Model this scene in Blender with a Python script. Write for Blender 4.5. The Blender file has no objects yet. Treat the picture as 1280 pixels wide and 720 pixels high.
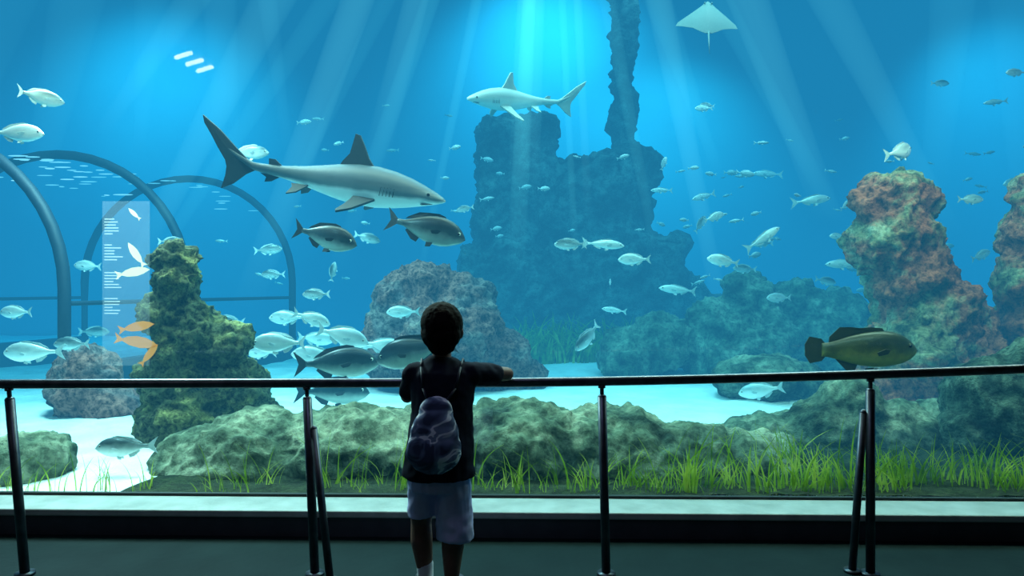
import bpy, bmesh, math, random
from mathutils import Vector, Matrix, noise, Euler
random.seed(7)
S = bpy.context.scene
S.view_settings.view_transform = 'Standard'
COL = S.collection

# ------------------------------------------------------------------ helpers
def link(o, parent=None):
    COL.objects.link(o)
    if parent: o.parent = parent
    return o
def obj_from_bm(name, bm, mats, parent=None, smooth=True):
    me = bpy.data.meshes.new(name)
    bm.to_mesh(me); bm.free()
    for m in (mats if isinstance(mats, (list, tuple)) else [mats]): me.materials.append(m)
    if smooth:
        for p in me.polygons: p.use_smooth = True
    return link(bpy.data.objects.new(name, me), parent)
def empty(name, loc=(0,0,0)):
    e = bpy.data.objects.new(name, None); e.empty_display_size = .2
    e.location = loc
    return link(e)
def blob(bm, c, r, rot=(0,0,0), sub=3):
    if not hasattr(r, '__len__'): r = (r, r, r)
    M = Matrix.Translation(c) @ Euler(rot).to_matrix().to_4x4() @ Matrix.Diagonal((r[0], r[1], r[2], 1))
    return bmesh.ops.create_icosphere(bm, subdivisions=sub, radius=1, matrix=M)['verts']
def box(bm, c, h, rot=(0,0,0)):
    M = Matrix.Translation(c) @ Euler(rot).to_matrix().to_4x4() @ Matrix.Diagonal((h[0]*2, h[1]*2, h[2]*2, 1))
    return bmesh.ops.create_cube(bm, size=1, matrix=M)['verts']
def cyl(bm, p0, p1, r0, r1=None, seg=20):
    if r1 is None: r1 = r0
    p0 = Vector(p0); p1 = Vector(p1); d = p1-p0
    M = Matrix.Translation((p0+p1)/2) @ d.to_track_quat('Z', 'Y').to_matrix().to_4x4()
    return bmesh.ops.create_cone(bm, cap_ends=True, segments=seg, radius1=r0, radius2=r1, depth=d.length, matrix=M)['verts']
def limb(bm, pts, rs):
    for i in range(len(pts)):
        blob(bm, pts[i], rs[i], sub=2)
        if i: cyl(bm, pts[i-1], pts[i], rs[i-1], rs[i], 16)
def loft(bm, rings, seg=24, mat=0):
    """rings: (center, axisA, axisB)"""
    vs = []
    for c, a, b in rings:
        c = Vector(c); a = Vector(a); b = Vector(b)
        vs.append([bm.verts.new(c + a*math.cos(2*math.pi*k/seg) + b*math.sin(2*math.pi*k/seg)) for k in range(seg)])
    for i in range(len(vs)-1):
        for k in range(seg):
            f = bm.faces.new((vs[i][k], vs[i][(k+1) % seg], vs[i+1][(k+1) % seg], vs[i+1][k])); f.material_index = mat
    f = bm.faces.new(list(reversed(vs[0]))); f.material_index = mat
    f = bm.faces.new(vs[-1]); f.material_index = mat
def remesh(name, bm, voxel, mats, parent=None, smooth_it=4, disp=None):
    me = bpy.data.meshes.new(name+'_t'); bmesh.ops.recalc_face_normals(bm, faces=bm.faces); bm.to_mesh(me); bm.free()
    o = bpy.data.objects.new(name+'_t', me); COL.objects.link(o)
    m = o.modifiers.new('r', 'REMESH'); m.mode = 'VOXEL'; m.voxel_size = voxel; m.use_smooth_shade = True
    if smooth_it:
        s = o.modifiers.new('s', 'SMOOTH'); s.iterations = smooth_it; s.factor = .5
    dg = bpy.context.evaluated_depsgraph_get()
    me2 = bpy.data.meshes.new_from_object(o.evaluated_get(dg))
    bpy.data.objects.remove(o); bpy.data.meshes.remove(me)
    me2.name = name
    if disp:
        ns = [v.normal.copy() for v in me2.vertices]
        for v, n in zip(me2.vertices, ns): v.co += n*disp(v.co)
    me2.materials.clear()
    for mm in (mats if isinstance(mats, (list, tuple)) else [mats]): me2.materials.append(mm)
    for p in me2.polygons: p.use_smooth = True
    return link(bpy.data.objects.new(name, me2), parent)

# ------------------------------------------------------------------ materials
def newmat(name):
    m = bpy.data.materials.new(name); m.use_nodes = True
    nt = m.node_tree; nt.nodes.clear()
    out = nt.nodes.new('ShaderNodeOutputMaterial')
    return m, nt, out
def N(nt, t, **kw):
    n = nt.nodes.new(t)
    for k, v in kw.items(): setattr(n, k, v)
    return n
def ramp(nt, stops, fac=None, interp='LINEAR'):
    r = N(nt, 'ShaderNodeValToRGB'); cr = r.color_ramp; cr.interpolation = interp
    while len(cr.elements) < len(stops): cr.elements.new(.5)
    for e, (p, c) in zip(cr.elements, stops):
        e.position = p; e.color = (*c, 1) if len(c) == 3 else c
    if fac is not None: nt.links.new(fac, r.inputs[0])
    return r.outputs[0]
def noisemat(name, stops, scale=5, detail=6, rough=.7, bump=.3, bscale=None, metallic=0, coord='Object', stretch=(1,1,1), spec=.5, bdist=.02):
    m, nt, out = newmat(name)
    tc = N(nt, 'ShaderNodeTexCoord'); mp = N(nt, 'ShaderNodeMapping'); mp.inputs['Scale'].default_value = stretch
    nt.links.new(tc.outputs[coord], mp.inputs[0])
    nz = N(nt, 'ShaderNodeTexNoise'); nz.inputs['Scale'].default_value = scale; nz.inputs['Detail'].default_value = detail
    nt.links.new(mp.outputs[0], nz.inputs['Vector'])
    b = N(nt, 'ShaderNodeBsdfPrincipled'); b.inputs['Roughness'].default_value = rough; b.inputs['Metallic'].default_value = metallic
    b.inputs['Specular IOR Level'].default_value = spec
    nt.links.new(ramp(nt, stops, nz.outputs[0]), b.inputs['Base Color'])
    if bump:
        n2 = N(nt, 'ShaderNodeTexNoise'); n2.inputs['Scale'].default_value = bscale or scale*4; n2.inputs['Detail'].default_value = 8
        nt.links.new(mp.outputs[0], n2.inputs['Vector'])
        bp = N(nt, 'ShaderNodeBump'); bp.inputs['Strength'].default_value = bump; bp.inputs['Distance'].default_value = bdist
        nt.links.new(n2.outputs[0], bp.inputs['Height']); nt.links.new(bp.outputs[0], b.inputs['Normal'])
    nt.links.new(b.outputs[0], out.inputs[0])
    return m
def rockmat(name, dark, mid, light, accent=None, scale=4, bdist=.06, speck=.8):
    m, nt, out = newmat(name)
    tc = N(nt, 'ShaderNodeTexCoord')
    def nz(sc, det=8, dist=0):
        n = N(nt, 'ShaderNodeTexNoise'); n.inputs['Scale'].default_value = sc; n.inputs['Detail'].default_value = det; n.inputs['Distortion'].default_value = dist
        n.inputs['Roughness'].default_value = .65
        nt.links.new(tc.outputs['Object'], n.inputs['Vector']); return n.outputs[0]
    def mix(fac, a, b, mode='MIX'):
        x = N(nt, 'ShaderNodeMix', data_type='RGBA', blend_type=mode)
        for s, v in ((0, fac), (6, a), (7, b)):
            if isinstance(v, (int, float)): x.inputs[s].default_value = v
            elif isinstance(v, tuple): x.inputs[s].default_value = (*v, 1)
            else: nt.links.new(v, x.inputs[s])
        return x.outputs[2]
    c = ramp(nt, [(.36, dark), (.5, mid), (.66, light)], nz(scale, 9, .4))
    if accent: c = mix(ramp(nt, [(.42, (0,0,0)), (.52, (1,1,1))], nz(scale*.4, 6, .6)), c, ramp(nt, [(.35, tuple(x*.35 for x in accent)), (.6, accent)], nz(scale*3.0)))
    c = mix(speck, c, ramp(nt, [(.38, (.18,.2,.2)), (.55, (1,1,1))], nz(scale*6, 5)), 'MULTIPLY')
    b = N(nt, 'ShaderNodeBsdfPrincipled'); b.inputs['Roughness'].default_value = .92; b.inputs['Specular IOR Level'].default_value = .2
    nt.links.new(c, b.inputs['Base Color'])
    bp = N(nt, 'ShaderNodeBump'); bp.inputs['Strength'].default_value = 1; bp.inputs['Distance'].default_value = bdist
    nt.links.new(nz(scale*3, 10), bp.inputs['Height']); nt.links.new(bp.outputs[0], b.inputs['Normal'])
    nt.links.new(b.outputs[0], out.inputs[0]); return m
def flat(name, c, rough=.6, metallic=0, spec=.5):
    c2 = tuple(x*1.25 for x in c)
    return noisemat(name, [(.3, c), (.7, c2)], scale=30, detail=3, rough=rough, bump=0, metallic=metallic, spec=spec)
def emis(name, c, s):
    m, nt, out = newmat(name); e = N(nt, 'ShaderNodeEmission'); e.inputs[0].default_value = (*c, 1); e.inputs[1].default_value = s
    nt.links.new(e.outputs[0], out.inputs[0]); return m
def fishmat(name, back, side, belly, zr=.17, rough=.35, metallic=.25, spots=0, sharp=(.2,.5,.75)):
    m, nt, out = newmat(name)
    tc = N(nt, 'ShaderNodeTexCoord'); sp = N(nt, 'ShaderNodeSeparateXYZ'); nt.links.new(tc.outputs['Object'], sp.inputs[0])
    nz = N(nt, 'ShaderNodeTexNoise'); nz.inputs['Scale'].default_value = 9; nz.inputs['Detail'].default_value = 5
    nt.links.new(tc.outputs['Object'], nz.inputs['Vector'])
    mr = N(nt, 'ShaderNodeMapRange'); mr.inputs[1].default_value = -zr; mr.inputs[2].default_value = zr
    nt.links.new(sp.outputs['Z'], mr.inputs[0])
    ad = N(nt, 'ShaderNodeMath', operation='MULTIPLY_ADD'); ad.inputs[1].default_value = .25+spots; 
    nt.links.new(nz.outputs[0], ad.inputs[0]); nt.links.new(mr.outputs[0], ad.inputs[2])
    sb = N(nt, 'ShaderNodeMath', operation='SUBTRACT'); sb.inputs[1].default_value = .125+spots/2; nt.links.new(ad.outputs[0], sb.inputs[0])
    b = N(nt, 'ShaderNodeBsdfPrincipled'); b.inputs['Roughness'].default_value = rough; b.inputs['Metallic'].default_value = metallic
    nt.links.new(ramp(nt, [(sharp[0], belly), (sharp[1], side), (sharp[2], back)], sb.outputs[0]), b.inputs['Base Color'])
    n2 = N(nt, 'ShaderNodeTexVoronoi'); n2.inputs['Scale'].default_value = 60; nt.links.new(tc.outputs['Object'], n2.inputs['Vector'])
    bp = N(nt, 'ShaderNodeBump'); bp.inputs['Strength'].default_value = .12; bp.inputs['Distance'].default_value = .004
    nt.links.new(n2.outputs[0], bp.inputs['Height']); nt.links.new(bp.outputs[0], b.inputs['Normal'])
    nt.links.new(b.outputs[0], out.inputs[0]); return m

M_sand = noisemat('sand', [(.3, (.7,.67,.63)), (.7, (.93,.91,.88))], 3, 6, .9, .6, 14, bdist=.04)
M_soil = rockmat('planting_gravel', (.006,.014,.008), (.02,.035,.015), (.045,.06,.025), None, 12, .02)
M_rock_algae = rockmat('algae_rock', (.03,.04,.02), (.24,.24,.08), (.75,.66,.26), (.15,.17,.08), 5)
M_rock_front = rockmat('mossy_rock', (.03,.05,.035), (.15,.19,.12), (.42,.43,.29), None, 3.4, .05, .6)
M_rock_red = rockmat('red_algae_rock', (.06,.075,.04), (.32,.29,.14), (.62,.52,.32), (.62,.17,.09), 4.2, .05, .65)
M_rock_purple = rockmat('purple_rock', (.04,.04,.045), (.22,.15,.14), (.46,.32,.26), (.4,.17,.13), 4)
M_rock_dark = rockmat('dark_rock', (.01,.025,.02), (.06,.09,.06), (.2,.24,.16), None, 5, .05)
M_rock_far = rockmat('far_rock', (.02,.04,.04), (.14,.17,.15), (.36,.36,.3), None, 1.6, .15)
M_grass, nt, out = newmat('seagrass')
tc = N(nt, 'ShaderNodeTexCoord'); nz = N(nt, 'ShaderNodeTexNoise'); nz.inputs['Scale'].default_value = 6; nt.links.new(tc.outputs['Object'], nz.inputs['Vector'])
cc = ramp(nt, [(.3, (.06,.14,.02)), (.5, (.28,.40,.04)), (.7, (.66,.66,.12))], nz.outputs[0])
d1 = N(nt, 'ShaderNodeBsdfDiffuse'); t1 = N(nt, 'ShaderNodeBsdfTranslucent'); mx = N(nt, 'ShaderNodeMixShader'); mx.inputs[0].default_value = .45
nt.links.new(cc, d1.inputs[0]); nt.links.new(cc, t1.inputs[0]); nt.links.new(d1.outputs[0], mx.inputs[1]); nt.links.new(t1.outputs[0], mx.inputs[2]); nt.links.new(mx.outputs[0], out.inputs[0])
M_bream = fishmat('bream_skin', (.06,.1,.11), (.35,.42,.42), (.75,.8,.78))
M_breamd = fishmat('dark_bream_skin', (.008,.02,.026), (.045,.08,.09), (.42,.5,.45))
M_pale = fishmat('pale_fish_skin', (.4,.48,.48), (.8,.85,.82), (.98,.98,.95))
M_group = fishmat('grouper_skin', (.03,.04,.01), (.1,.1,.02), (.4,.33,.05), spots=.35, metallic=0)
M_shark = fishmat('shark_skin', (.05,.08,.1), (.16,.21,.22), (.95,.95,.9), zr=.06, rough=.5, metallic=0, sharp=(.3,.42,.7))
M_shark2 = fishmat('pale_shark_skin', (.45,.48,.42), (.8,.8,.68), (.98,.95,.85), zr=.05, rough=.5, metallic=0)
M_fin = flat('fin', (.02,.032,.038)); M_finp = flat('fin_pale', (.45,.52,.52)); M_finy = flat('fin_olive', (.04,.04,.01))
M_black = flat('eye_black', (.004,.004,.004), .15); M_eyew = flat('eye_ring', (.6,.6,.5), .3)

# ------------------------------------------------------------------ fish builders
def fin(bm, pts, thick=.006, mat=1, M=None):
    n = len(pts); A = []; B = []
    for x, z in pts:
        a = Vector((x, thick/2, z)); b = Vector((x, -thick/2, z))
        if M: a = M @ a; b = M @ b
        A.append(bm.verts.new(a)); B.append(bm.verts.new(b))
    fs = [bm.faces.new(A), bm.faces.new(list(reversed(B)))]
    for i in range(n): fs.append(bm.faces.new((A[i], B[i], B[(i+1) % n], A[(i+1) % n])))
    for f in fs: f.material_index = mat
def finM(loc, rx, rz=0, ry=0):
    return Matrix.Translation(loc) @ Matrix.Rotation(rz, 4, 'Z') @ Matrix.Rotation(rx, 4, 'X') @ Matrix.Rotation(ry, 4, 'Y')
def fishmesh(name, mats, h=1, w=.45, bend=0, prof=None, kind='bream'):
    bm = bmesh.new()
    prof = prof or [(0,.008,-.02),(.02,.035,-.015),(.06,.075,-.01),(.12,.115,0),(.2,.15,0),(.3,.17,0),(.4,.168,0),(.5,.15,0),(.6,.115,0),(.7,.07,0),(.77,.038,0),(.83,.034,0),(.86,.03,0)]
    loft(bm, [((.5-t, 0, zo*h), (0, max(r*h*w, .004), 0), (0, 0, r*h)) for t, r, zo in prof], 20)
    H = .17*h
    if kind == 'grouper':
        fin(bm, [(-.32,.05),(-.36,.10),(-.46,.12),(-.5,.05),(-.5,-.05),(-.46,-.12),(-.36,-.10),(-.32,-.05)])
        fin(bm, [(.22,H*.7),(.18,H-.005),(.08,H+.005),(-.02,H),(-.1,H+.01),(-.2,H+.01),(-.29,H*.6),(-.3,.03)])
    else:
        fin(bm, [(-.31,.03),(-.36,.035),(-.42,.09),(-.5,.15),(-.465,.07),(-.44,0),(-.465,-.07),(-.5,-.15),(-.42,-.09),(-.36,-.035),(-.31,-.03)])
        fin(bm, [(.24,H*.8),(.2,H+.012),(.12,H+.028),(0,H+.012),(-.12,H-.01),(-.24,H*.5),(-.27,H*.3),(-.1,H*.6)])
    fin(bm, [(-.05,-H*.7),(-.08,-H-.015),(-.15,-H+.005),(-.24,-H*.45),(-.2,-H*.2)])
    for s in (1, -1):
        fin(bm, [(0,.02),(-.06,.03),(-.15,.0),(-.12,-.035),(-.02,-.02)], .004, 1, finM((.2, s*.15*h*w*.95, -.02), s*-.3, s*-.3))
        fin(bm, [(0,0),(-.02,-.05),(-.08,-.065),(-.08,-.01)], .004, 1, finM((.12, s*.03, -H*.88), s*.35))
        for v0, rr, off in ((3, .024, 0), (2, .014, .012)):
            vs = blob(bm, (.405, s*(.085*h*w*.9+off), .022*h), (rr, .012, rr), sub=2)
            for v in vs:
                for f in v.link_faces: f.material_index = v0
        box_v = box(bm, (.487, s*.008, -.028), (.016, .006, .0025), (0, -.3, 0))
        for v in box_v:
            for f in v.link_faces: f.material_index = 2
    for v in bm.verts:
        x = v.co.x-.1; v.co.y += bend*x*x*(1 if x < 0 else .5)
    bmesh.ops.recalc_face_normals(bm, faces=bm.faces)
    me = bpy.data.meshes.new(name); bm.to_mesh(me); bm.free()
    for m in mats: me.materials.append(m)
    for p in me.polygons: p.use_smooth = len(p.vertices) == 4 and p.material_index in (0, 2, 3) or len(p.vertices) == 3
    return me
def sharkmesh(name, mats, bend=0, pec=.62):
    bm = bmesh.new()
    prof = [(0,.004,.006,-.012),(.012,.012,.02,-.011),(.04,.024,.036,-.008),(.09,.041,.05,-.004),(.15,.059,.064,0),(.22,.075,.07,.002),(.3,.085,.073,.003),(.38,.084,.07,.003),(.46,.074,.062,.003),(.54,.057,.047,.004),(.62,.039,.033,.007),(.7,.026,.023,.01),(.78,.019,.017,.014),(.82,.016,.013,.018),(.88,.012,.009,.05),(.94,.007,.005,.09)]
    loft(bm, [((.5-t, 0, zo), (0, w, 0), (0, 0, h)) for t, h, w, zo in prof], 24)
    fin(bm, [(-.3,.022),(-.34,.04),(-.39,.085),(-.45,.145),(-.515,.195),(-.508,.165),(-.48,.12),(-.455,.075),(-.425,.028),(-.418,.002),(-.42,-.035),(-.432,-.09),(-.39,-.065),(-.345,-.02),(-.31,.002)], .009)
    fin(bm, [(.20,.06),(.155,.115),(.13,.165),(.108,.203),(.088,.207),(.082,.175),(.072,.125),(.045,.092),(.03,.065)], .012)
    fin(bm, [(-.2,.03),(-.235,.058),(-.26,.058),(-.258,.035),(-.29,.025)], .006)
    fin(bm, [(-.21,-.012),(-.245,-.035),(-.27,-.04),(-.265,-.02),(-.29,-.005)], .006)
    for s in (1, -1):
        pts = [(.02,0),(-.02,-.07),(-.07,-.15),(-.125,-.2),(-.13,-.185),(-.105,-.11),(-.09,-.05),(-.075,.0)]
        pts = [(a if b == 0 else a*.9, b*pec) for a, b in pts]
        fin(bm, pts, .010, 1, finM((.2, s*.055, -.045), s*1.05, s*-.12))
        fin(bm, [(0,0),(-.035,-.045),(-.07,-.06),(-.06,-.02),(-.07,0)], .007, 1, finM((-.08, s*.03, -.03), s*.8))
        vs = blob(bm, (.435, s*.044, .006), (.007, .004, .007), sub=2)
        for v in vs:
            for f in v.link_faces: f.material_index = 2
        for k in range(5):
            vs = box(bm, (.295-k*.014, s*(.0655+k*.0008), -.008), (.001, .003, .018), (0, .15, 0))
            for v in vs:
                for f in v.link_faces: f.material_index = 2
        vs = box(bm, (.425, s*.022, -.034), (.024, .012, .0015), (0, -.15, s*-.6))
        for v in vs:
            for f in v.link_faces: f.material_index = 2
    for v in bm.verts:
        x = v.co.x-.05; v.co.y += bend*x*x*(1 if x < 0 else .4)
    bmesh.ops.recalc_face_normals(bm, faces=bm.faces)
    me = bpy.data.meshes.new(name); bm.to_mesh(me); bm.free()
    for m in mats: me.materials.append(m)
    for p in me.polygons: p.use_smooth = p.material_index == 0 or len(p.vertices) == 3
    return me
def place(name, me, loc, L, yaw=0, pitch=0, roll=0):
    o = bpy.data.objects.new(name, me); o.location = loc; o.scale = (L, L, L)
    o.rotation_euler = (Matrix.Rotation(math.radians(yaw), 4, 'Z') @ Matrix.Rotation(math.radians(-pitch), 4, 'Y') @ Matrix.Rotation(math.radians(roll), 4, 'X')).to_euler()
    return link(o)

FM = {}
for k, (mats, h, w, kind) in {'b': ([M_bream, M_finp, M_black, M_eyew], 1, .42, 'bream'), 'd': ([M_breamd, M_fin, M_black, M_eyew], 1.05, .45, 'bream'),
        'p': ([M_pale, M_finp, M_black, M_eyew], 1.0, .4, 'bream'), 's': ([M_pale, M_finp, M_black, M_eyew], .62, .5, 'bream')}.items():
    for j, bnd in enumerate((-.35, 0, .4)):
        FM[k+str(j)] = fishmesh('fish_'+k+str(j), mats, h, w, bnd, None, kind)
gprof = [(0,.012,-.02),(.02,.04,-.018),(.07,.08,-.012),(.14,.115,-.005),(.22,.135,0),(.32,.145,0),(.42,.142,0),(.52,.13,0),(.62,.11,0),(.72,.08,0),(.8,.06,0),(.86,.055,0)]
G = fishmesh('grouper', [M_group, M_finy, M_black, M_finy], 1.12, .55, .15, gprof, 'grouper')

fishes = [
 ('sea_bream', -1.37,5.0,1.64,.52,-12,-14,'d1'), ('sea_bream', -.63,5.0,1.70,.60,8,-14,'d2'),
 ('sea_bream', -.72,5.0,.80,.62,168,-14,'d0'), ('sea_bream', -1.36,5.3,.68,.66,5,2,'d1'), ('sea_bream', -1.6,6.1,.34,.66,0,0,'d0'),
 ('sea_bream', -3.99,5.5,2.51,.42,5,0,'p1'), ('sea_bream', -3.46,5.0,2.66,.34,62,0,'b0'),
 ('sea_bream', -4.36,6.0,1.05,.32,172,0,'p1'), ('sea_bream', -3.87,5.5,.744,.46,183,0,'p0'), ('sea_bream', -3.87,6.0,.77,.33,178,0,'b1'),
 ('sea_bream', -2.30,7.0,.957,.40,176,0,'p1'), ('sea_bream', -2.04,6.0,.78,.50,182,0,'p2'), ('sea_bream', -1.49,6.0,.84,.50,-10,-14,'p1'),
 ('sea_bream', -1.87,6.5,.62,.48,180,4,'p0'), ('sea_bream', -2.86,8.0,1.71,.34,0,5,'b1'), ('sea_bream', -2.8,8.0,1.42,.3,175,0,'b1'),
 ('sea_bream', -1.7,8.0,1.85,.32,10,-15,'b2'), ('sea_bream', -.55,8.0,2.19,.22,170,-10,'b1'),
 ('sea_bream', .60,7.0,1.71,.34,180,0,'b1'), ('mullet', .94,7.0,1.71,.44,4,-4,'s2'), ('sea_bream', 1.255,7.0,1.555,.34,178,0,'p1'),
 ('sea_bream', .78,7.0,.76,.40,205,-42,'b0'), ('sea_bream', 1.15,8.0,1.32,.17,80,30,'p1'), ('mullet', 1.95,8.0,1.24,.46,180,6,'s0'),
 ('sea_bream', 2.17,7.0,1.54,.34,175,10,'p0'), ('mullet', 2.58,7.0,1.77,.42,5,34,'s2'), ('mullet', 3.9,8.0,1.54,.46,180,0,'s1'),
 ('sea_bream', 3.81,8.0,1.87,.2,190,0,'p1'), ('sea_bream', 3.91,8.0,2.23,.22,30,30,'p1'), ('sea_bream', 3.42,6.0,2.46,.40,35,14,'p2'),
 ('sea_bream', 2.53,9.0,3.63,.24,180,0,'p1'), ('sea_bream', 2.66,9.3,3.75,.2,170,10,'b1'), ('mullet', 5.67,8.0,3.44,.28,175,-5,'s1'), ('sea_bream', 5.64,9.0,3.96,.25,0,0,'b1'),
 ('sea_bream', 5.17,7.0,3.47,.22,180,0,'p1'), ('mullet', 1.98,9.0,2.55,.3,180,0,'s0'), ('sea_bream', 2.48,9.0,2.10,.28,20,55,'b1'),
 ('mullet', 2.53,9.0,2.47,.38,200,-15,'s1'), ('mullet', 3.52,8.0,2.29,.48,8,8,'s2'), ('sea_bream', 4.7,7.0,2.17,.27,0,0,'p1'), ('mullet', 3.75,10.0,2.93,.45,180,3,'s1'),
 ('sea_bream', 5.15,7.5,1.62,.28,15,20,'p1'), ('sea_bream', 2.0,9.0,2.9,.2,10,70,'p1'), ('mullet', 1.2,8.0,1.0,.3,180,8,'s1'), ('sea_bream', -2.7,7.0,2.65,.42,0,0,'b1'),
 ('sea_bream', -2.1,8.0,1.45,.24,20,80,'b1'), ('sea_bream', 2.33,6.4,.3,.42,150,-12,'p0'), ('sea_bream', -2.41,4.25,.27,.36,185,0,'b0'),
 ('sea_bream', 3.3,9.0,1.85,.3,180,0,'b1'), ('sea_bream', 3.95,8.6,1.35,.3,10,-10,'b1'), ('sea_bream', 5.9,8.0,2.5,.3,180,-10,'p1'), ('sea_bream', 2.9,8.5,1.5,.3,180,4,'b1'),
 ('sea_bream', -2.1,7.3,.72,.4,0,-5,'p1'), ('sea_bream', -1.95,6.8,1.2,.3,170,0,'b1'), ('sea_bream', -3.1,7.5,.9,.34,180,5,'b1'),
 ('sea_bream', -1.55,6.9,.68,.4,175,6,'p1'), ('sea_bream', -1.2,6.4,.72,.42,8,-8,'p2'), ('sea_bream', -2.5,6.8,.62,.34,170,0,'p1'), ('sea_bream', -4.9,8.0,.75,.34,10,0,'b1'),
 ('sea_bream', -1.85,6.3,.98,.36,5,-18,'p1'), ('sea_bream', -1.1,6.9,1.02,.34,186,0,'p0'), ('sea_bream', -4.6,7.4,1.5,.32,175,4,'p1'), ('sea_bream', -3.6,7.2,1.75,.28,0,0,'b1'),
 ('mullet', 4.55,8.6,1.95,.4,176,6,'s0'), ('sea_bream', 2.25,7.6,2.05,.26,12,20,'p1'), ('sea_bream', 3.05,7.8,1.15,.3,186,0,'p1'),
]
for nm, x, y, z, L, yw, pt, k in fishes: place(nm, FM[k], (x, y, z), L, yw, pt)
place('grouper', G, (2.26, 4.4, .865), .72, 2, 1)
place('sandbar_shark', sharkmesh('sandbar_shark', [M_shark, M_fin, M_black], -.35), (-1.46, 5.5, 2.12), 1.93, -6, -9, 8)
M_finps = noisemat('pale_fin', [(.3, (.45,.47,.4)), (.7, (.65,.65,.55))], 6, 3, .6, 0)
place('reef_shark', sharkmesh('reef_shark', [M_shark2, M_finps, M_black], .5, .95), (.09, 8.0, 3.45), 1.5, 214, -5, -16)

bm = bmesh.new()
for i in range(90):
    L = random.uniform(.1, .24); x = random.uniform(-4, 7); z = random.uniform(1.0, 4.4); y = random.uniform(9, 12)
    if i > 55: x = random.uniform(2.2, 7); z = random.uniform(1.3, 3.0); y = random.uniform(7.8, 10)
    if -1 < x < 3.5 and i <= 55: z = random.uniform(2, 3.2); y = random.uniform(8.5, 10.5)
    if z > 3.2 and random.random() < .5: continue
    t = bmesh.new(); t.from_mesh(FM['s1' if i % 2 else 'b1']); 
    t.transform(Matrix.Translation((x, y, z)) @ Matrix.Rotation(random.choice((0, math.pi))+random.uniform(-.4, .4), 4, 'Z') @ Matrix.Rotation(random.uniform(-.3, .3), 4, 'Y') @ Matrix.Scale(L, 4))
    tm = bpy.data.meshes.new('t'); t.to_mesh(tm); t.free(); bm.from_mesh(tm); bpy.data.meshes.remove(tm)
obj_from_bm('shoal_of_small_fish', bm, [M_pale, M_finp, M_black, M_eyew])

# ray
bm = bmesh.new()
out = [(.5,0),(.44,.07),(.34,.16),(.2,.34),(.05,.58),(-.03,.62),(-.1,.5),(-.22,.3),(-.35,.16),(-.42,.06)]
nU = 10; rows = []
for i, (x, wd) in enumerate(out):
    row = []
    for j in range(-nU, nU+1):
        u = j/nU; y = wd*u
        th = .07*(1-u*u)*math.sin(math.pi*min(1, max(0.02, (.5-x)/.95)))*max(0, 1-abs(y)/.6)
        lift = -.18*(abs(y)/.6)**1.6
        row.append((bm.verts.new((x, y, th+lift+.002)), bm.verts.new((x, y, -th*.7+lift-.002))))
    rows.append(row)
for i in range(len(rows)-1):
    for j in range(2*nU):
        a, b, c, d = rows[i][j], rows[i+1][j], rows[i+1][j+1], rows[i][j+1]
        f = bm.faces.new((a[0], b[0], c[0], d[0])); f.material_index = 0
        f = bm.faces.new((d[1], c[1], b[1], a[1])); f.material_index = 1
cyl(bm, (-.36, 0, 0), (-1.05, 0, .06), .022, .004, 8)
blob(bm, (.4, .07, .035), .02, sub=2); blob(bm, (.4, -.07, .035), .02, sub=2)
bmesh.ops.remove_doubles(bm, verts=bm.verts, dist=.0005)
bmesh.ops.recalc_face_normals(bm, faces=bm.faces)
o = obj_from_bm('stingray', bm, [flat('ray_back', (.04,.09,.08)), flat('ray_belly', (.2,.28,.13))])
o.location = (2.3, 8, 4.42); o.scale = (.66, .58, .58)
o.rotation_euler = (Matrix.Rotation(math.radians(75), 4, 'Z') @ Matrix.Rotation(math.radians(-56), 4, 'Y') @ Matrix.Rotation(math.radians(10), 4, 'X')).to_euler()

# ------------------------------------------------------------------ rocks
def rdisp(amp, freq, seed):
    off = Vector((seed*3.1, seed*1.7, seed*5.3))
    def f(co):
        a = noise.fractal(co*freq+off, .9, 2.1, 5)
        b = 1-abs(noise.noise(co*freq*2.3+off))*2
        c = noise.noise(co*freq*6+off)
        return amp*(a*.8+b*.5-.25+c*.28)
    return f
def rock(name, blobs, mat, voxel=.04, amp=.08, freq=2.5, seed=1, boxes=()):
    bm = bmesh.new()
    for b in blobs: blob(bm, b[:3], b[3] if len(b) == 4 else b[3:6])
    for c, h, r in boxes: box(bm, c, h, r)
    return remesh(name, bm, voxel, mat, None, 3, rdisp(amp, freq, seed))
rock('mossy_boulder', [(-2.0,4.5,.12,.32,.36,.2),(-1.65,4.5,.17,.45,.42,.27),(-1.05,4.5,.2,.55,.45,.28),(-.45,4.5,.2,.5,.44,.28),(.05,4.5,.2,.5,.45,.32),(.6,4.5,.18,.5,.44,.29),(1.06,4.5,.14,.45,.42,.24),(1.53,4.5,.1,.4,.36,.2)], M_rock_front, .018, .075, 2.6, 1)
rock('algae_covered_rock', [(-2.65,5.3,1.48,.14),(-2.44,5.28,1.48,.05,.05,.08),(-2.60,5.3,1.29,.17),(-2.68,5.3,1.05,.2),(-2.41,5.3,1.06,.12),(-2.5,5.35,.83,.28),(-2.23,5.3,.80,.18),(-2.59,5.35,.53,.32),(-2.17,5.35,.47,.25),(-2.47,5.4,.16,.46),(-2.1,5.4,.2,.24)], M_rock_algae, .02, .09, 4.5, 2)
rock('red_algae_rock', [(3.70,6.6,2.1,.3),(3.93,6.6,2.05,.22),(3.5,6.6,2.05,.18),(3.70,6.6,1.72,.4),(3.86,6.6,1.34,.4),(4.0,6.6,.96,.46),(4.36,6.6,.92,.28),(3.85,6.6,.57,.52),(4.36,6.6,.6,.36),(3.66,6.6,.22,.44),(4.1,6.6,.2,.55)], M_rock_red, .026, .11, 3.0, 3)
rock('red_algae_rock', [(5.0,6.5,2.12,.25),(5.05,6.5,1.8,.36),(5.05,6.5,1.3,.4),(5.1,6.5,.9,.42),(5.2,6.5,.3,.5)], M_rock_red, .03, .1, 3.0, 4)
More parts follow.
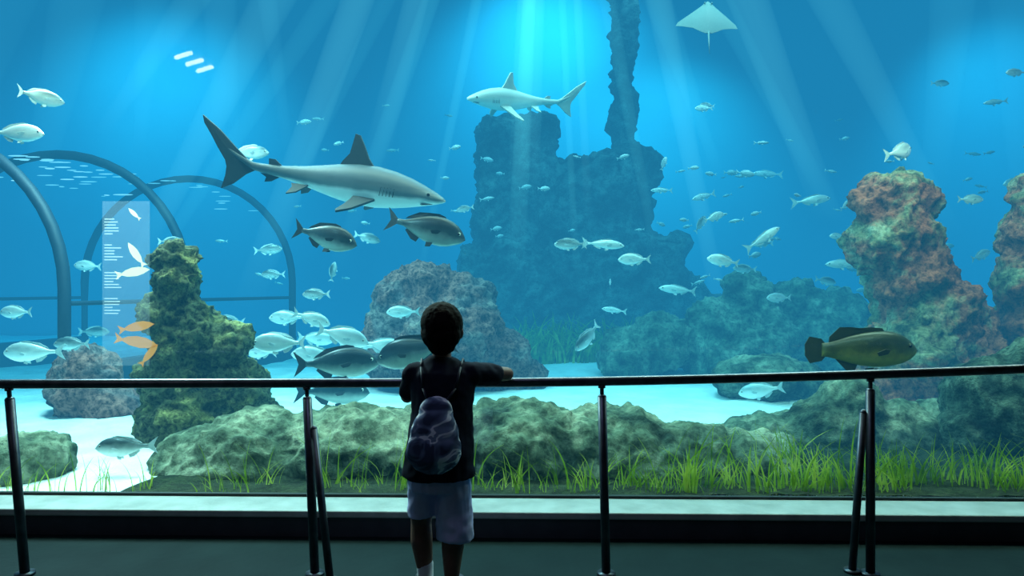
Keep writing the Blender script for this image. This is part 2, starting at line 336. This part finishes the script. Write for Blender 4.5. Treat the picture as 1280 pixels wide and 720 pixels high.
rock('purple_boulder', [(-.94,8,1.22,.36),(-1.3,8,1.12,.33),(-.56,8,1.02,.4),(-1.35,8,.6,.45),(-.75,8,.6,.7),(-.15,8,.35,.42),(.1,8,.12,.34)], M_rock_purple, .035, .12, 2.6, 5)
rock('dark_boulder', [(3.49,4.9,.4,.36,.4,.38),(3.24,4.85,.2,.22),(3.75,4.9,.55,.33)], M_rock_dark, .025, .05, 3, 6)
rock('pale_boulder', [(2.52,5.1,.36,.26,.25,.25),(2.4,5.1,.18,.38,.3,.28),(2.87,5.1,.14,.36,.3,.28),(2.0,5.2,.1,.4,.3,.22),(3.2,5.2,.15,.3,.3,.25)], M_rock_front, .022, .05, 3, 7)
rock('low_rock', [(-3.1,4.35,.12,.3,.25,.24)], M_rock_front, .02, .05, 4, 8)
rock('low_rock', [(-4.05,6.5,.3,.3,.3,.45),(-3.8,6.5,.1,.35,.3,.25)], M_rock_purple, .03, .07, 3, 9)
rock('flat_rock', [(2.7,7.4,.28,.5,.4,.27),(3.1,7.5,.2,.4,.4,.24)], M_rock_front, .03, .06, 3, 10)
rock('reef_mound', [(3.29,9.5,1.12,.35),(4.0,9.6,.98,.42),(4.57,9.6,.75,.5),(2.8,9.5,.75,.4),(2.1,9.5,.5,.42),(1.6,9.4,.28,.4),(3.2,9.5,.3,.8),(4.4,9.6,.3,.8)], M_rock_front, .045, .14, 2, 11)
rock('sunken_ruin_rock', [(2.6,12.6,1.0,.8),(3.1,12.6,.6,.8)], M_rock_far, .06, .2, 1.6, 12,
     [((.0,12.7,2.15),(.65,.6,2.15),(0,.03,.1)), ((1.3,12.7,1.8),(.6,.6,1.85),(0,-.05,0)), ((2.03,12.7,3.4),(.16,.24,4.2),(0,.02,.2)), ((2.1,12.7,1.9),(.35,.5,1.9),(0,.05,.3)), ((2.5,12.7,1.1),(.55,.6,1.1),(0,.1,0)), ((.7,12.7,1.0),(1.6,.8,1.0),(0,0,0))])

# sand floor
bm = bmesh.new()
nx, ny = 160, 90; vs = []
for j in range(ny+1):
    for i in range(nx+1):
        x = -14+28*i/nx; y = 3.72+13.2*j/ny
        z = .08+(.06*noise.fractal(Vector((x*.7, y*.7, 0)), 1, 2, 4)+.02*noise.noise(Vector((x*2.2, y*3.5, 5))))*min(1, (y-3.7)/1.0)
        vs.append(bm.verts.new((x, y, z)))
for j in range(ny):
    for i in range(nx):
        a = j*(nx+1)+i; bm.faces.new((vs[a], vs[a+1], vs[a+nx+2], vs[a+nx+1]))
obj_from_bm('sand_bed', bm, M_sand)
bm = bmesh.new(); nx = 160; ny = 16; vs = []
for j in range(ny+1):
    for i in range(nx+1):
        x = -2.35+8*i/nx; y = 3.74+1.5*j/ny
        e = min(1, (x+2.35)/.25)*min(1, (ny-j)/3)*(1 if x > 1.4 or y < 4.4 else 0)
        vs.append(bm.verts.new((x, y, .06+.06*e+.02*noise.fractal(Vector((x*6, y*6, 3)), 1, 2, 4)*e)))
for j in range(ny):
    for i in range(nx):
        a = j*(nx+1)+i; bm.faces.new((vs[a], vs[a+1], vs[a+nx+2], vs[a+nx+1]))
obj_from_bm('planting_bed', bm, M_soil)

# seagrass
def grass(name, regs, mat):
    bm = bmesh.new()
    for x0, x1, y0, y1, n, hmin, hmax, w in regs:
        clumps = [(random.uniform(x0, x1), random.uniform(y0, y1), random.uniform(0, 6.28), random.uniform(.55, 1.1)) for _ in range(max(1, n//8))]
        for i in range(n):
            cx, cy, ca, hs = random.choice(clumps)
            x = cx+random.gauss(0, .05); y = min(y1, max(y0, cy+random.gauss(0, .04))); h = random.uniform(hmin, hmax)*hs
            a = ca+random.gauss(0, 1.0); lean = random.uniform(.05, .85)*h; ww = w*random.uniform(.5, 1.3)
            fa = random.uniform(0, math.pi); px, py = math.cos(fa)*ww/2, math.sin(fa)*ww/2*.5
            prev = None; pw = random.uniform(1.6, 3.2)
            for k in range(8):
                t = k/7; c = Vector((x+math.cos(a)*lean*t**pw, y+math.sin(a)*lean*t**pw*.2, .06+h*(t-.25*lean/h*t**3)))
                q = 1-t**2.5*.9
                cur = (bm.verts.new(c+Vector((px*q, py*q, 0))), bm.verts.new(c-Vector((px*q, py*q, 0))))
                if prev: bm.faces.new((prev[0], prev[1], cur[1], cur[0]))
                prev = cur
    return obj_from_bm(name, bm, mat)
grass('seagrass_bed', [(-3.3,-2.5,3.8,3.98,45,.15,.36,.008),(-2.45,-2.05,3.8,3.98,30,.15,.36,.008),(-1.75,-1.3,3.8,3.98,44,.12,.38,.008),(-1.1,-.55,3.8,3.98,60,.15,.46,.009),(-.2,.6,3.8,3.98,80,.12,.36,.009),
  (.4,1.0,3.8,4.0,75,.15,.4,.010),(.9,1.7,3.8,4.0,130,.15,.46,.011),(1.5,3.3,3.8,4.1,520,.15,.46,.012),(1.5,3.4,4.1,4.45,120,.15,.4,.012)], M_grass)
grass('distant_seagrass', [(.1,2.1,10.4,11.4,1100,.4,.85,.045)], M_grass)

# tunnel with ribs
M_rib = flat('tunnel_rib', (.008,.02,.035)); tun = empty('acrylic_tunnel')
def arch(bm, cx, cy, cz, R, r):
    pts = [Vector((cx+R, cy, .05))]+[Vector((cx+R*math.cos(a*math.pi/24), cy, cz+R*math.sin(a*math.pi/24))) for a in range(25)]+[Vector((cx-R, cy, .05))]
    loft(bm, [(p, ((p-Vector((cx, cy, cz))).normalized()*r if 0 < i < 26 else Vector((r, 0, 0))), (0, r, 0)) for i, p in enumerate(pts)], 10)
bm = bmesh.new()
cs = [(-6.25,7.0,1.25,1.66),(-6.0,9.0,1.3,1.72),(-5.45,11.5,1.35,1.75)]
for c in cs: arch(bm, c[0], c[1], c[2], c[3], .06)
obj_from_bm('ribs', bm, M_rib, tun)
bm = bmesh.new()
for s in (1, -1):
    for a, b in ((0, 1), (1, 2)):
        A, B = cs[a], cs[b]
        cyl(bm, (A[0]+s*A[3], A[1], 1.1), (B[0]+s*B[3], B[1], 1.1), .025, .025, 8)
        p0 = Vector((A[0]+s*A[3], A[1], .25)); p1 = Vector((B[0]+s*B[3], B[1], .25)); d = p1-p0
        box(bm, (p0+p1)/2, (.08, d.length/2, .2), (0, 0, -math.atan2(d.x, d.y)))
obj_from_bm('side_beams', bm, M_rib, tun, False)
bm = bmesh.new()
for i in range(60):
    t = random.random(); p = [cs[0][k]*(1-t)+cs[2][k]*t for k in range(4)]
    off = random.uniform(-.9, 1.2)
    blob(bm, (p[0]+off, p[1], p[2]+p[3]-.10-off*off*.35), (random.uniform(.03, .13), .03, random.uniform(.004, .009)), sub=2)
obj_from_bm('glints', bm, emis('tunnel_glint', (.5,.85,1), 1.7), tun)  # glowing flecks stand in for bright reflection streaks along the tunnel roof

# tank shell
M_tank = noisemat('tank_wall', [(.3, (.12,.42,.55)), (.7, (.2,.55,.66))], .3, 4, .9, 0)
bm = bmesh.new(); box(bm, (0, 17.1, 4.5), (14.3, .1, 4.6)); obj_from_bm('wall_tank_back', bm, M_tank, smooth=False)
bm = bmesh.new(); box(bm, (-14.2, 10.4, 4.5), (.1, 6.6, 4.6)); obj_from_bm('wall_tank_left', bm, M_tank, smooth=False)
bm = bmesh.new(); box(bm, (14.2, 10.4, 4.5), (.1, 6.6, 4.6)); obj_from_bm('wall_tank_right', bm, M_tank, smooth=False)

# water: absorbing, faintly glowing homogeneous volume
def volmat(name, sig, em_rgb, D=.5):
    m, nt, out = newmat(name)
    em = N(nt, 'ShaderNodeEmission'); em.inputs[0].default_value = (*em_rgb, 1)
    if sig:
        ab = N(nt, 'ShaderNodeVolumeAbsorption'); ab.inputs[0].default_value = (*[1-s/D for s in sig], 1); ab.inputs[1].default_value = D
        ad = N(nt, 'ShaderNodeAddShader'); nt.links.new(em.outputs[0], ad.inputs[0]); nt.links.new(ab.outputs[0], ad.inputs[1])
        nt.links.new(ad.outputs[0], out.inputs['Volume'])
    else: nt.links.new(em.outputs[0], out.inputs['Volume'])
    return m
SIG = (.3,.138,.118); ASY = (.012,.255,.53)
bm = bmesh.new(); box(bm, (0, 10.39, 4.52), (14.05, 6.58, 4.5)); obj_from_bm('water', bm, volmat('water', SIG, [s*a for s, a in zip(SIG, ASY)]), smooth=False)
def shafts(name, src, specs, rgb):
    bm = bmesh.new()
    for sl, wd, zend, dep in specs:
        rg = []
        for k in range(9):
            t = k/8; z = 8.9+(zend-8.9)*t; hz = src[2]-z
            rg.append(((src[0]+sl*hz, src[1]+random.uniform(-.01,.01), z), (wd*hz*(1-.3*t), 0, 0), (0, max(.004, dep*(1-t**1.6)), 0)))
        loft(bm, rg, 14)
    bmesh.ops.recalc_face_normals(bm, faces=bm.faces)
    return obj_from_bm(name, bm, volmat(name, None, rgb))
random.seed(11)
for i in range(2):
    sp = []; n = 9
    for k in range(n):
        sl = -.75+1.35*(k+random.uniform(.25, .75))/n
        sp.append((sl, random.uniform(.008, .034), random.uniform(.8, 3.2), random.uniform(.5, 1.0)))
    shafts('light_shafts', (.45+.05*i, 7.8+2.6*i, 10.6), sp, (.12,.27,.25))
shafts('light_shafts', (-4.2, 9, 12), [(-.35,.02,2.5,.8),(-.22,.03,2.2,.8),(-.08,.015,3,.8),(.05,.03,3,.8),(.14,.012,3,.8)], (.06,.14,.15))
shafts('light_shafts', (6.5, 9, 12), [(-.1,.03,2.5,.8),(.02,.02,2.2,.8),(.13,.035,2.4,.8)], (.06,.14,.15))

# ------------------------------------------------------------------ room
M_floor = noisemat('floor', [(.3, (.003,.012,.014)), (.7, (.006,.018,.02))], 6, 5, .7, .1, spec=.1)
M_wall = noisemat('room_wall', [(.3, (.02,.025,.035)), (.7, (.03,.035,.045))], 4, 4, .8, .1)
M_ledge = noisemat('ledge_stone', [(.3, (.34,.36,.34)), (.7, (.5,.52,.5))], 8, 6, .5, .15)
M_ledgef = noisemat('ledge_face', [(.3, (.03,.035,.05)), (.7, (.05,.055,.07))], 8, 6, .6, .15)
M_dark = flat('dark_frame', (.01,.012,.015))
def slab(name, c, h, mat, rot=(0,0,0)):
    bm = bmesh.new(); box(bm, (0,0,0), h); o = obj_from_bm(name, bm, mat, smooth=False); o.location = c; o.rotation_euler = rot; return o
slab('floor', (0, -.2, -.05), (6.2, 3.95, .05), M_floor)
slab('ceiling', (0, -.2, 4.15), (6.2, 3.95, .05), M_wall)
slab('wall_left', (-6.1, -.2, 2.05), (.1, 3.85, 2.05), M_wall)
slab('wall_right', (6.1, -.2, 2.05), (.1, 3.85, 2.05), M_wall)
slab('wall_back', (0, -4.1, 2.05), (6.2, .1, 2.05), M_wall)
rz = math.radians(-1.2)
lg = empty('window_ledge')
o = slab('ledge_base', (0, 3.57, .05), (6, .13, .05), M_ledgef, (0,0,rz)); o.parent = lg
o = slab('ledge_top', (0, 3.555, .115), (6, .125, .018), M_ledge, (0,0,rz)); o.parent = lg
b = o.modifiers.new('b', 'BEVEL'); b.width = .008; b.segments = 3
win = empty('window_1')
o = slab('bottom_frame', (0, 3.675, .135), (6, .012, .012), M_dark, (0,0,rz)); o.parent = win
m, nt, out = newmat('window_glass')
tr = N(nt, 'ShaderNodeBsdfTransparent'); tr.inputs[0].default_value = (.95,.98,.98,1)
gl = N(nt, 'ShaderNodeBsdfGlossy'); gl.inputs['Roughness'].default_value = .01
fr = N(nt, 'ShaderNodeFresnel'); fr.inputs[0].default_value = 1.45
mx = N(nt, 'ShaderNodeMixShader'); nt.links.new(fr.outputs[0], mx.inputs[0]); nt.links.new(tr.outputs[0], mx.inputs[1]); nt.links.new(gl.outputs[0], mx.inputs[2]); nt.links.new(mx.outputs[0], out.inputs[0])
bm = bmesh.new(); vs = [bm.verts.new(p) for p in ((-6,0,-2.0),(6,0,-2.0),(6,0,2.0),(-6,0,2.0))]; bm.faces.new(vs)
o = obj_from_bm('pane', bm, m, win, False); o.location = (0, 3.675, 2.13); o.rotation_euler = (0,0,rz)

cl = empty('ceiling_lamp')
bm = bmesh.new(); box(bm, (-3.95,-.7,4.0), (.28,.28,.03)); obj_from_bm('housing', bm, M_dark, cl, False)
bm = bmesh.new()
for k in range(3): cyl(bm, (-4.10,-.95+k*.25,3.95), (-3.84,-.80+k*.25,3.95), .024, .024, 12)
obj_from_bm('tubes', bm, emis('tube_glow', (.9,.92,1), 24), cl)

# info sticker on window
ip = empty('fish_guide_panel')
m, nt, out = newmat('panel_film')
tr = N(nt, 'ShaderNodeBsdfTransparent'); tl = N(nt, 'ShaderNodeBsdfTranslucent'); tl.inputs[0].default_value = (.85,.9,.95,1)
mx = N(nt, 'ShaderNodeMixShader'); mx.inputs[0].default_value = .07; nt.links.new(tr.outputs[0], mx.inputs[1]); nt.links.new(tl.outputs[0], mx.inputs[2]); nt.links.new(mx.outputs[0], out.inputs[0])
def pf(px): return 3.665+.0209*(-px)
bm = bmesh.new(); vs = [bm.verts.new(p) for p in ((-2.22,pf(-2.22)-.012,.84),(-1.96,pf(-1.96)-.012,.84),(-1.96,pf(-1.96)-.012,1.73),(-2.22,pf(-2.22)-.012,1.73))]; bm.faces.new(vs)
obj_from_bm('film', bm, m, ip, False)
def tlm(name, c, fac):
    m, nt, out = newmat(name)
    tr = N(nt, 'ShaderNodeBsdfTransparent'); e = N(nt, 'ShaderNodeBsdfTranslucent'); e.inputs[0].default_value = (*c, 1)
    e2 = N(nt, 'ShaderNodeBsdfDiffuse'); e2.inputs[0].default_value = (*c, 1)
    a = N(nt, 'ShaderNodeMixShader'); a.inputs[0].default_value = .2; nt.links.new(e.outputs[0], a.inputs[1]); nt.links.new(e2.outputs[0], a.inputs[2])
    mx = N(nt, 'ShaderNodeMixShader'); mx.inputs[0].default_value = fac; nt.links.new(tr.outputs[0], mx.inputs[1]); nt.links.new(a.outputs[0], mx.inputs[2]); nt.links.new(mx.outputs[0], out.inputs[0]); return m
bm = bmesh.new(); random.seed(3)
for z0 in (1.63, 1.49, 1.34, 1.2):
    for k in range(6):
        w = random.uniform(.04, .1)
        vv = [bm.verts.new(p) for p in ((-2.205,pf(-2.2)-.018,z0-k*.016),(-2.205+w,pf(-2.2)-.018,z0-k*.016),(-2.205+w,pf(-2.2)-.018,z0-k*.016+.006),(-2.205,pf(-2.2)-.018,z0-k*.016+.006))]; bm.faces.new(vv)
obj_from_bm('text_lines', bm, tlm('text_white', (1,1,1), .4), ip, False)
fo = [(.5,-.02),(.38,.06),(.2,.12),(0,.13),(-.2,.09),(-.32,.03),(-.5,.14),(-.44,0),(-.5,-.12),(-.32,-.03),(-.15,-.1),(.1,-.13),(.3,-.1)]
def picfish(name, x, z, L, ang, mat):
    bm = bmesh.new(); vv = []
    for a, b in fo:
        q = Matrix.Rotation(ang, 2) @ Vector((a*L, b*L)); vv.append(bm.verts.new((x+q.x, pf(x)-.02, z+q.y)))
    bm.faces.new(vv); obj_from_bm(name, bm, mat, ip, False)
PW = tlm('print_cream', (1,.75,.52), .85); PO = tlm('print_orange', (.9,.3,.1), .75)
picfish('picture_1', -2.04, 1.66, .09, 2.4, PW); picfish('picture_2', -2.03, 1.44, .16, 2.2, PW); picfish('picture_3', -2.05, 1.345, .19, .2, PW)
picfish('picture_4', -2.03, 1.05, .2, .2, PO); picfish('picture_5', -2.03, .97, .24, -.15, PO); picfish('picture_6', -1.96, .9, .15, .9, PO)

# ------------------------------------------------------------------ railing
M_rail = noisemat('brushed_steel', [(.3, (.08,.1,.13)), (.7, (.15,.17,.21))], 20, 3, .32, 0, metallic=.9)
M_post = noisemat('dark_steel', [(.3, (.05,.06,.08)), (.7, (.09,.1,.12))], 20, 3, .4, 0, metallic=.8)
rl = empty('railing')
RY = 3.0
def railz(x): 
    return .838+.0035*(x+2.2)+.0145*max(0, x-.0)**1.55
bm = bmesh.new(); rp = [(-4.2+.3*i) for i in range(29)]
loft(bm, [((x, RY, railz(x)), (0,.021,0), (0,0,.021)) for x in rp], 16)
obj_from_bm('handrail', bm, M_rail, rl)
def post(n, xt, xb, strut=None):
    bm = bmesh.new(); zt = railz(xt)
    t = Vector((xt, RY, zt)); b = Vector((xb, RY, 0)); d = b-t
    cyl(bm, t+d*.015, t+d*.09, .009); cyl(bm, t+d*.08, b, .0195); blob(bm, t+d*.08, (.0195,.0195,.012), sub=2)
    cyl(bm, t+d*.02, t+d*.035, .016)
    cyl(bm, b, b+Vector((0,0,.012)), .04)
    if strut:
        s0, s1 = strut; cyl(bm, s0, s1, .0165); blob(bm, s0, .0165, sub=2); cyl(bm, s1, Vector(s1)+Vector((0,0,.012)), .035)
    obj_from_bm('post_%d' % n, bm, M_post, rl)
post(1, -2.213, -2.14); post(2, -.903, -.866, ((-.872,3.0,.64), (-.78,2.93,0))); post(3, .394, .414); post(4, 1.575, 1.575, ((1.55,3.01,.71), (1.51,3.03,0)))
post(5, -3.6, -3.55); post(6, 2.95, 2.95)

# ------------------------------------------------------------------ boy
M_skin = noisemat('skin', [(.3, (.15,.07,.05)), (.7, (.2,.1,.07))], 12, 4, .55, .05)
M_hair = noisemat('hair', [(.3, (.004,.003,.003)), (.7, (.01,.008,.007))], 60, 4, .85, .4, 90, stretch=(1,1,.3), spec=.1, bdist=.003)
M_shirt = noisemat('navy_shirt', [(.3, (.005,.008,.02)), (.7, (.01,.014,.032))], 14, 5, .9, .3, 12, spec=.15, bdist=.01)
M_shorts = noisemat('lavender_shorts', [(.3, (.55,.53,.88)), (.7, (.66,.64,.98))], 9, 5, .85, .3, 10, bdist=.01)
M_sock = flat('sock', (.75,.75,.8)); M_shoe = flat('shoe', (.03,.03,.05)); M_sole = flat('sole', (.3,.3,.35))
boy = empty('boy')
HX, HY = -.29, 2.83
bm = bmesh.new()
blob(bm, (HX, HY, 1.11), (.074,.086,.084)); blob(bm, (HX, HY+.028, 1.045), (.053,.058,.055)); blob(bm, (HX, HY+.06, 1.02), (.026,.024,.02))
limb(bm, [(HX,HY+.083,1.085),(HX,HY+.098,1.062)], [.009,.012])  # nose
for s in (1, -1):
    blob(bm, (HX+s*.078, HY+.006, 1.075), (.010,.018,.026), (0,0,s*.35)); blob(bm, (HX+s*.045, HY+.055, 1.055), (.022,.022,.02))
    blob(bm, (HX+s*.028, HY+.083, 1.10), (.02,.008,.007))
blob(bm, (HX, HY+.083, 1.036), (.022,.008,.006)); blob(bm, (HX, HY+.08, 1.027), (.018,.009,.006))
limb(bm, [(HX,HY+.0,1.05),(HX,HY-.01,.94)], [.036,.042])
blob(bm, (HX,2.81,.84), (.11,.07,.12)); blob(bm, (HX,2.805,.68), (.10,.07,.14)); blob(bm, (-.3,2.80,.54), (.11,.08,.09))
Rsh, Rel, Rwr = Vector((-.165,2.825,.905)), Vector((-.022,2.955,.888)), Vector((-.17,3.0,.893))
Lsh, Lel, Lwr = Vector((-.405,2.825,.905)), Vector((-.445,2.90,.80)), Vector((-.37,2.97,.882))
limb(bm, [Rsh, (Rsh+Rel)/2, Rel, (Rel+Rwr)/2+Vector((0,0,.002)), Rwr], [.04,.034,.03,.027,.02])
limb(bm, [Lsh, (Lsh+Lel)/2, Lel, (Lel+Lwr)/2, Lwr], [.04,.034,.029,.027,.02])
def hand(bm, wr, fw, side, dn, thumbside):
    fw = fw.normalized(); side = side.normalized(); dn = dn.normalized()
    pc = wr+fw*.035
    rot = Matrix((fw, side, dn)).transposed().to_euler()
    blob(bm, pc, (.034,.027,.011), rot)
    for k, (o, L) in enumerate(((.019,.048),(.0065,.054),(-.006,.05),(-.0185,.04))):
        p0 = wr+fw*.045+side*o*thumbside; p1 = wr+fw*(.062+L*.25)+side*o*1.1*thumbside+dn*.003
        p2 = p1+fw*L*.3+dn*L*.28; p3 = p2+fw*L*.06+dn*L*.35
        limb(bm, [p0,p1,p2,p3], [.0075,.0068,.0062,.0052])
    t0 = wr+fw*.016+side*.02*thumbside; t1 = t0+fw*.018+side*.018*thumbside+dn*.004; t2 = t1+fw*.02+side*.004*thumbside+dn*.008
    limb(bm, [t0,t1,t2], [.0095,.008,.0062])
hand(bm, Rwr+Vector((-.008,0,0)), Vector((-1,.12,-.02)), Vector((.12,1,0)), Vector((0,.12,-1)), -1)
hand(bm, Lwr, Vector((.15,1,.0)), Vector((1,-.15,0)), Vector((0,0,-1)), 1)
limb(bm, [(-.36,2.81,.5),(-.368,2.82,.4),(-.377,2.832,.29),(-.374,2.822,.22),(-.362,2.815,.13),(-.357,2.815,.07)], [.062,.056,.043,.046,.035,.027])
limb(bm, [(-.245,2.80,.5),(-.242,2.80,.4),(-.24,2.805,.28),(-.242,2.79,.21),(-.245,2.78,.12),(-.245,2.78,.06)], [.064,.058,.045,.047,.035,.028])
remesh('body', bm, .0042, M_skin, boy, 2)
bm = bmesh.new()
for s in (1, -1): blob(bm, (HX+s*.03, HY+.079, 1.086), (.011,.006,.008), sub=2)
obj_from_bm('eyes', bm, flat('eye', (.05,.03,.02), .2), boy)
bm = bmesh.new()
blob(bm, (HX, HY-.012, 1.116), (.087,.093,.087), sub=4); blob(bm, (HX, HY-.03, 1.07), (.082,.072,.07), sub=4); blob(bm, (HX, HY-.033, 1.022), (.056,.045,.04)); blob(bm, (HX, HY+.05, 1.155), (.06,.04,.03))
for s in (1,-1): blob(bm, (HX+s*.070, HY+.0, 1.1), (.016,.04,.035))
def hd(co): return .004*noise.noise(Vector((co.x*40, co.y*40, co.z*22)))+.002*noise.noise(co*110)
remesh('hair', bm, .0045, M_hair, boy, 3, hd)
bm = bmesh.new()
Y0 = -.03
loft(bm, [((-.300,2.83+Y0,.487), (.150,0,0), (0,.115,0)), ((-.300,2.83+Y0,.50), (.152,0,0), (0,.117,0)), ((-.298,2.833+Y0,.56), (.142,0,0), (0,.11,0)), ((-.293,2.836+Y0,.66), (.133,0,0), (0,.1,0)), ((-.288,2.84+Y0,.76), (.128,0,0), (0,.095,0)), ((-.286,2.843+Y0,.85), (.134,0,0), (0,.092,0)), ((-.286,2.846+Y0,.91), (.13,0,0), (0,.082,0)), ((-.288,2.85+Y0,.95), (.09,0,0), (0,.06,0)), ((-.29,2.852+Y0,.978), (.05,0,0), (0,.05,0))], 32)
limb(bm, [(-.19,2.822,.908), Rsh, Rsh.lerp(Rel,.62)], [.05,.051,.047])
limb(bm, [(-.385,2.822,.905), Lsh, Lsh.lerp(Lel,.75)], [.05,.05,.044])
def wr(co): 
    return .006*noise.noise(Vector((co.x*14, co.y*14, co.z*9)))+.004*noise.noise(co*30)
remesh('t_shirt', bm, .006, M_shirt, boy, 5, wr)
bm = bmesh.new()
loft(bm, [((-.30,2.80,.44), (.125,0,0), (0,.095,0)), ((-.30,2.80,.5), (.125,0,0), (0,.095,0)), ((-.30,2.80,.55), (.115,0,0), (0,.085,0))], 24)
loft(bm, [((-.368,2.822,.325), (.064,0,.006), (0,.068,0)), ((-.365,2.818,.40), (.064,0,0), (0,.07,0)), ((-.36,2.81,.47), (.066,0,0), (0,.075,0))], 24)
loft(bm, [((-.236,2.80,.235), (.076,0,0), (0,.074,0)), ((-.236,2.80,.32), (.075,0,0), (0,.075,0)), ((-.24,2.80,.47), (.07,0,0), (0,.08,0))], 24)
remesh('shorts', bm, .005, M_shorts, boy, 3, wr)
bm = bmesh.new()
limb(bm, [(-.359,2.815,.125),(-.357,2.816,.06)], [.035,.033]); limb(bm, [(-.245,2.78,.085),(-.245,2.782,.05)], [.033,.033])
remesh('socks', bm, .005, M_sock, boy, 2)
bm = bmesh.new(); b2 = bmesh.new()
for x, y, a in ((-.357,2.815,.2), (-.245,2.78,-.12)):
    R = Matrix.Rotation(a, 3, 'Z'); c = Vector((x, y, 0))
    blob(bm, c+R@Vector((0,-.01,.045)), (.038,.045,.035)); blob(bm, c+R@Vector((0,.05,.035)), (.038,.07,.026)); blob(bm, c+R@Vector((0,.1,.03)), (.036,.04,.022))
    blob(b2, c+R@Vector((0,.045,.013)), (.043,.1,.013))
remesh('shoes', bm, .005, M_shoe, boy, 2); remesh('soles', b2, .004, M_sole, boy, 2)
m, nt, out = newmat('backpack_print')
tc = N(nt, 'ShaderNodeTexCoord'); nz = N(nt, 'ShaderNodeTexNoise'); nz.inputs['Scale'].default_value = 7; nz.inputs['Detail'].default_value = 2; nz.inputs['Distortion'].default_value = 2.0
nt.links.new(tc.outputs['Object'], nz.inputs['Vector'])
b = N(nt, 'ShaderNodeBsdfPrincipled'); b.inputs['Roughness'].default_value = .85; b.inputs['Specular IOR Level'].default_value = .15
nt.links.new(ramp(nt, [(.38, (.05,.07,.14)), (.46, (.14,.19,.32)), (.53, (.26,.33,.5)), (.56, (.85,.9,1.0)), (.62, (.85,.9,1.0)), (.65, (.2,.27,.42))], nz.outputs[0]), b.inputs['Base Color']); nt.links.new(b.outputs[0], out.inputs[0])
bm = bmesh.new()
blob(bm, (-.305,2.695,.665), (.1,.04,.13), sub=4); blob(bm, (-.307,2.695,.625), (.109,.045,.105), sub=4); blob(bm, (-.302,2.71,.765), (.07,.032,.065), sub=4)
remesh('backpack', bm, .006, m, boy, 4, wr)
bm = bmesh.new()
for s in (1, -1):
    limb(bm, [(-.30+s*.03,2.71,.80),(-.29+s*.065,2.722,.86),(-.288+s*.08,2.76,.94),(-.288+s*.085,2.82,.966),(-.288+s*.09,2.89,.93),(-.29+s*.1,2.915,.82),(-.30+s*.115,2.89,.68),(-.305+s*.13,2.79,.58),(-.305+s*.08,2.70,.57)], [.005]*9)
obj_from_bm('straps', bm, flat('strap', (.01,.013,.03)), boy)

# ------------------------------------------------------------------ lights
def area(name, loc, size, energy, color, target=None, sy=None):
    l = bpy.data.lights.new(name, 'AREA'); l.energy = energy; l.color = color; l.size = size
    if sy: l.shape = 'RECTANGLE'; l.size_y = sy
    o = bpy.data.objects.new(name, l); o.location = loc
    d = (Vector(target)-Vector(loc)) if target else Vector((0,0,-1))
    o.rotation_euler = d.to_track_quat('-Z', 'Y').to_euler()
    return link(o)
def spot(name, loc, target, energy, color, ang, blend=1, r=.3):
    l = bpy.data.lights.new(name, 'SPOT'); l.energy = energy; l.color = color; l.spot_size = math.radians(ang); l.spot_blend = blend; l.shadow_soft_size = r
    o = bpy.data.objects.new(name, l); o.location = loc
    o.rotation_euler = (Vector(target)-Vector(loc)).to_track_quat('-Z', 'Y').to_euler(); return link(o)
area('tank_light_front', (0.7, 4.8, 4.0), 9, 460, (1,.9,.62), (0.7,4.7,0), .5)
area('tank_light_mid', (0, 7.5, 5.8), 10, 1150, (1,.95,.85), (0,7.5,0), 2)
area('tank_light_back', (0, 10.8, 8.4), 12, 800, (1,1,1), (0,10.8,0), 2)
area('tank_light_left', (-3.6, 5.9, 4.3), 1.2, 800, (1,.93,.84), (-3.7,5.7,0))
spot('reef_spot', (3.2, 4.6, 4.4), (4.0, 6.6, 1.3), 520, (1,.82,.6), 60)
spot('reef_spot', (1.3, 7.2, 6.0), (1.5, 7.2, 0), 2200, (1,.92,.86), 34)
spot('reef_spot', (-1.5, 6.9, 5.5), (-1.6, 6.9, 0), 1200, (1,.92,.86), 36)
spot('wall_light', (.8, 13.8, 8.8), (.9, 17, 6.0), 8500, (.9,1,1), 105)
spot('wall_light', (-8.5, 13, 8.6), (-9.0, 17, 3.6), 12000, (1,1,1), 100)
spot('wall_light', (11.5, 13, 8.6), (12.5, 17, 4.2), 9500, (1,1,1), 85)
spot('wall_light', (4, 13.6, 8.0), (4, 17, 2.0), 6500, (.8,1,.95), 95)
area('room_light', (-.6, 1.7, 4.05), .4, 11, (.6,.6,1), (-.3,2.6,.4))

w = bpy.data.worlds.new('world'); S.world = w; w.use_nodes = True
w.node_tree.nodes['Background'].inputs[0].default_value = (.01,.03,.06,1); w.node_tree.nodes['Background'].inputs[1].default_value = .3

cam = bpy.data.cameras.new('camera'); cam.lens = 24; cam.sensor_width = 36; cam.clip_end = 100
co = bpy.data.objects.new('camera', cam); co.location = (0, 0, 1.26); co.rotation_euler = (math.pi/2, 0, 0)
link(co); S.camera = co
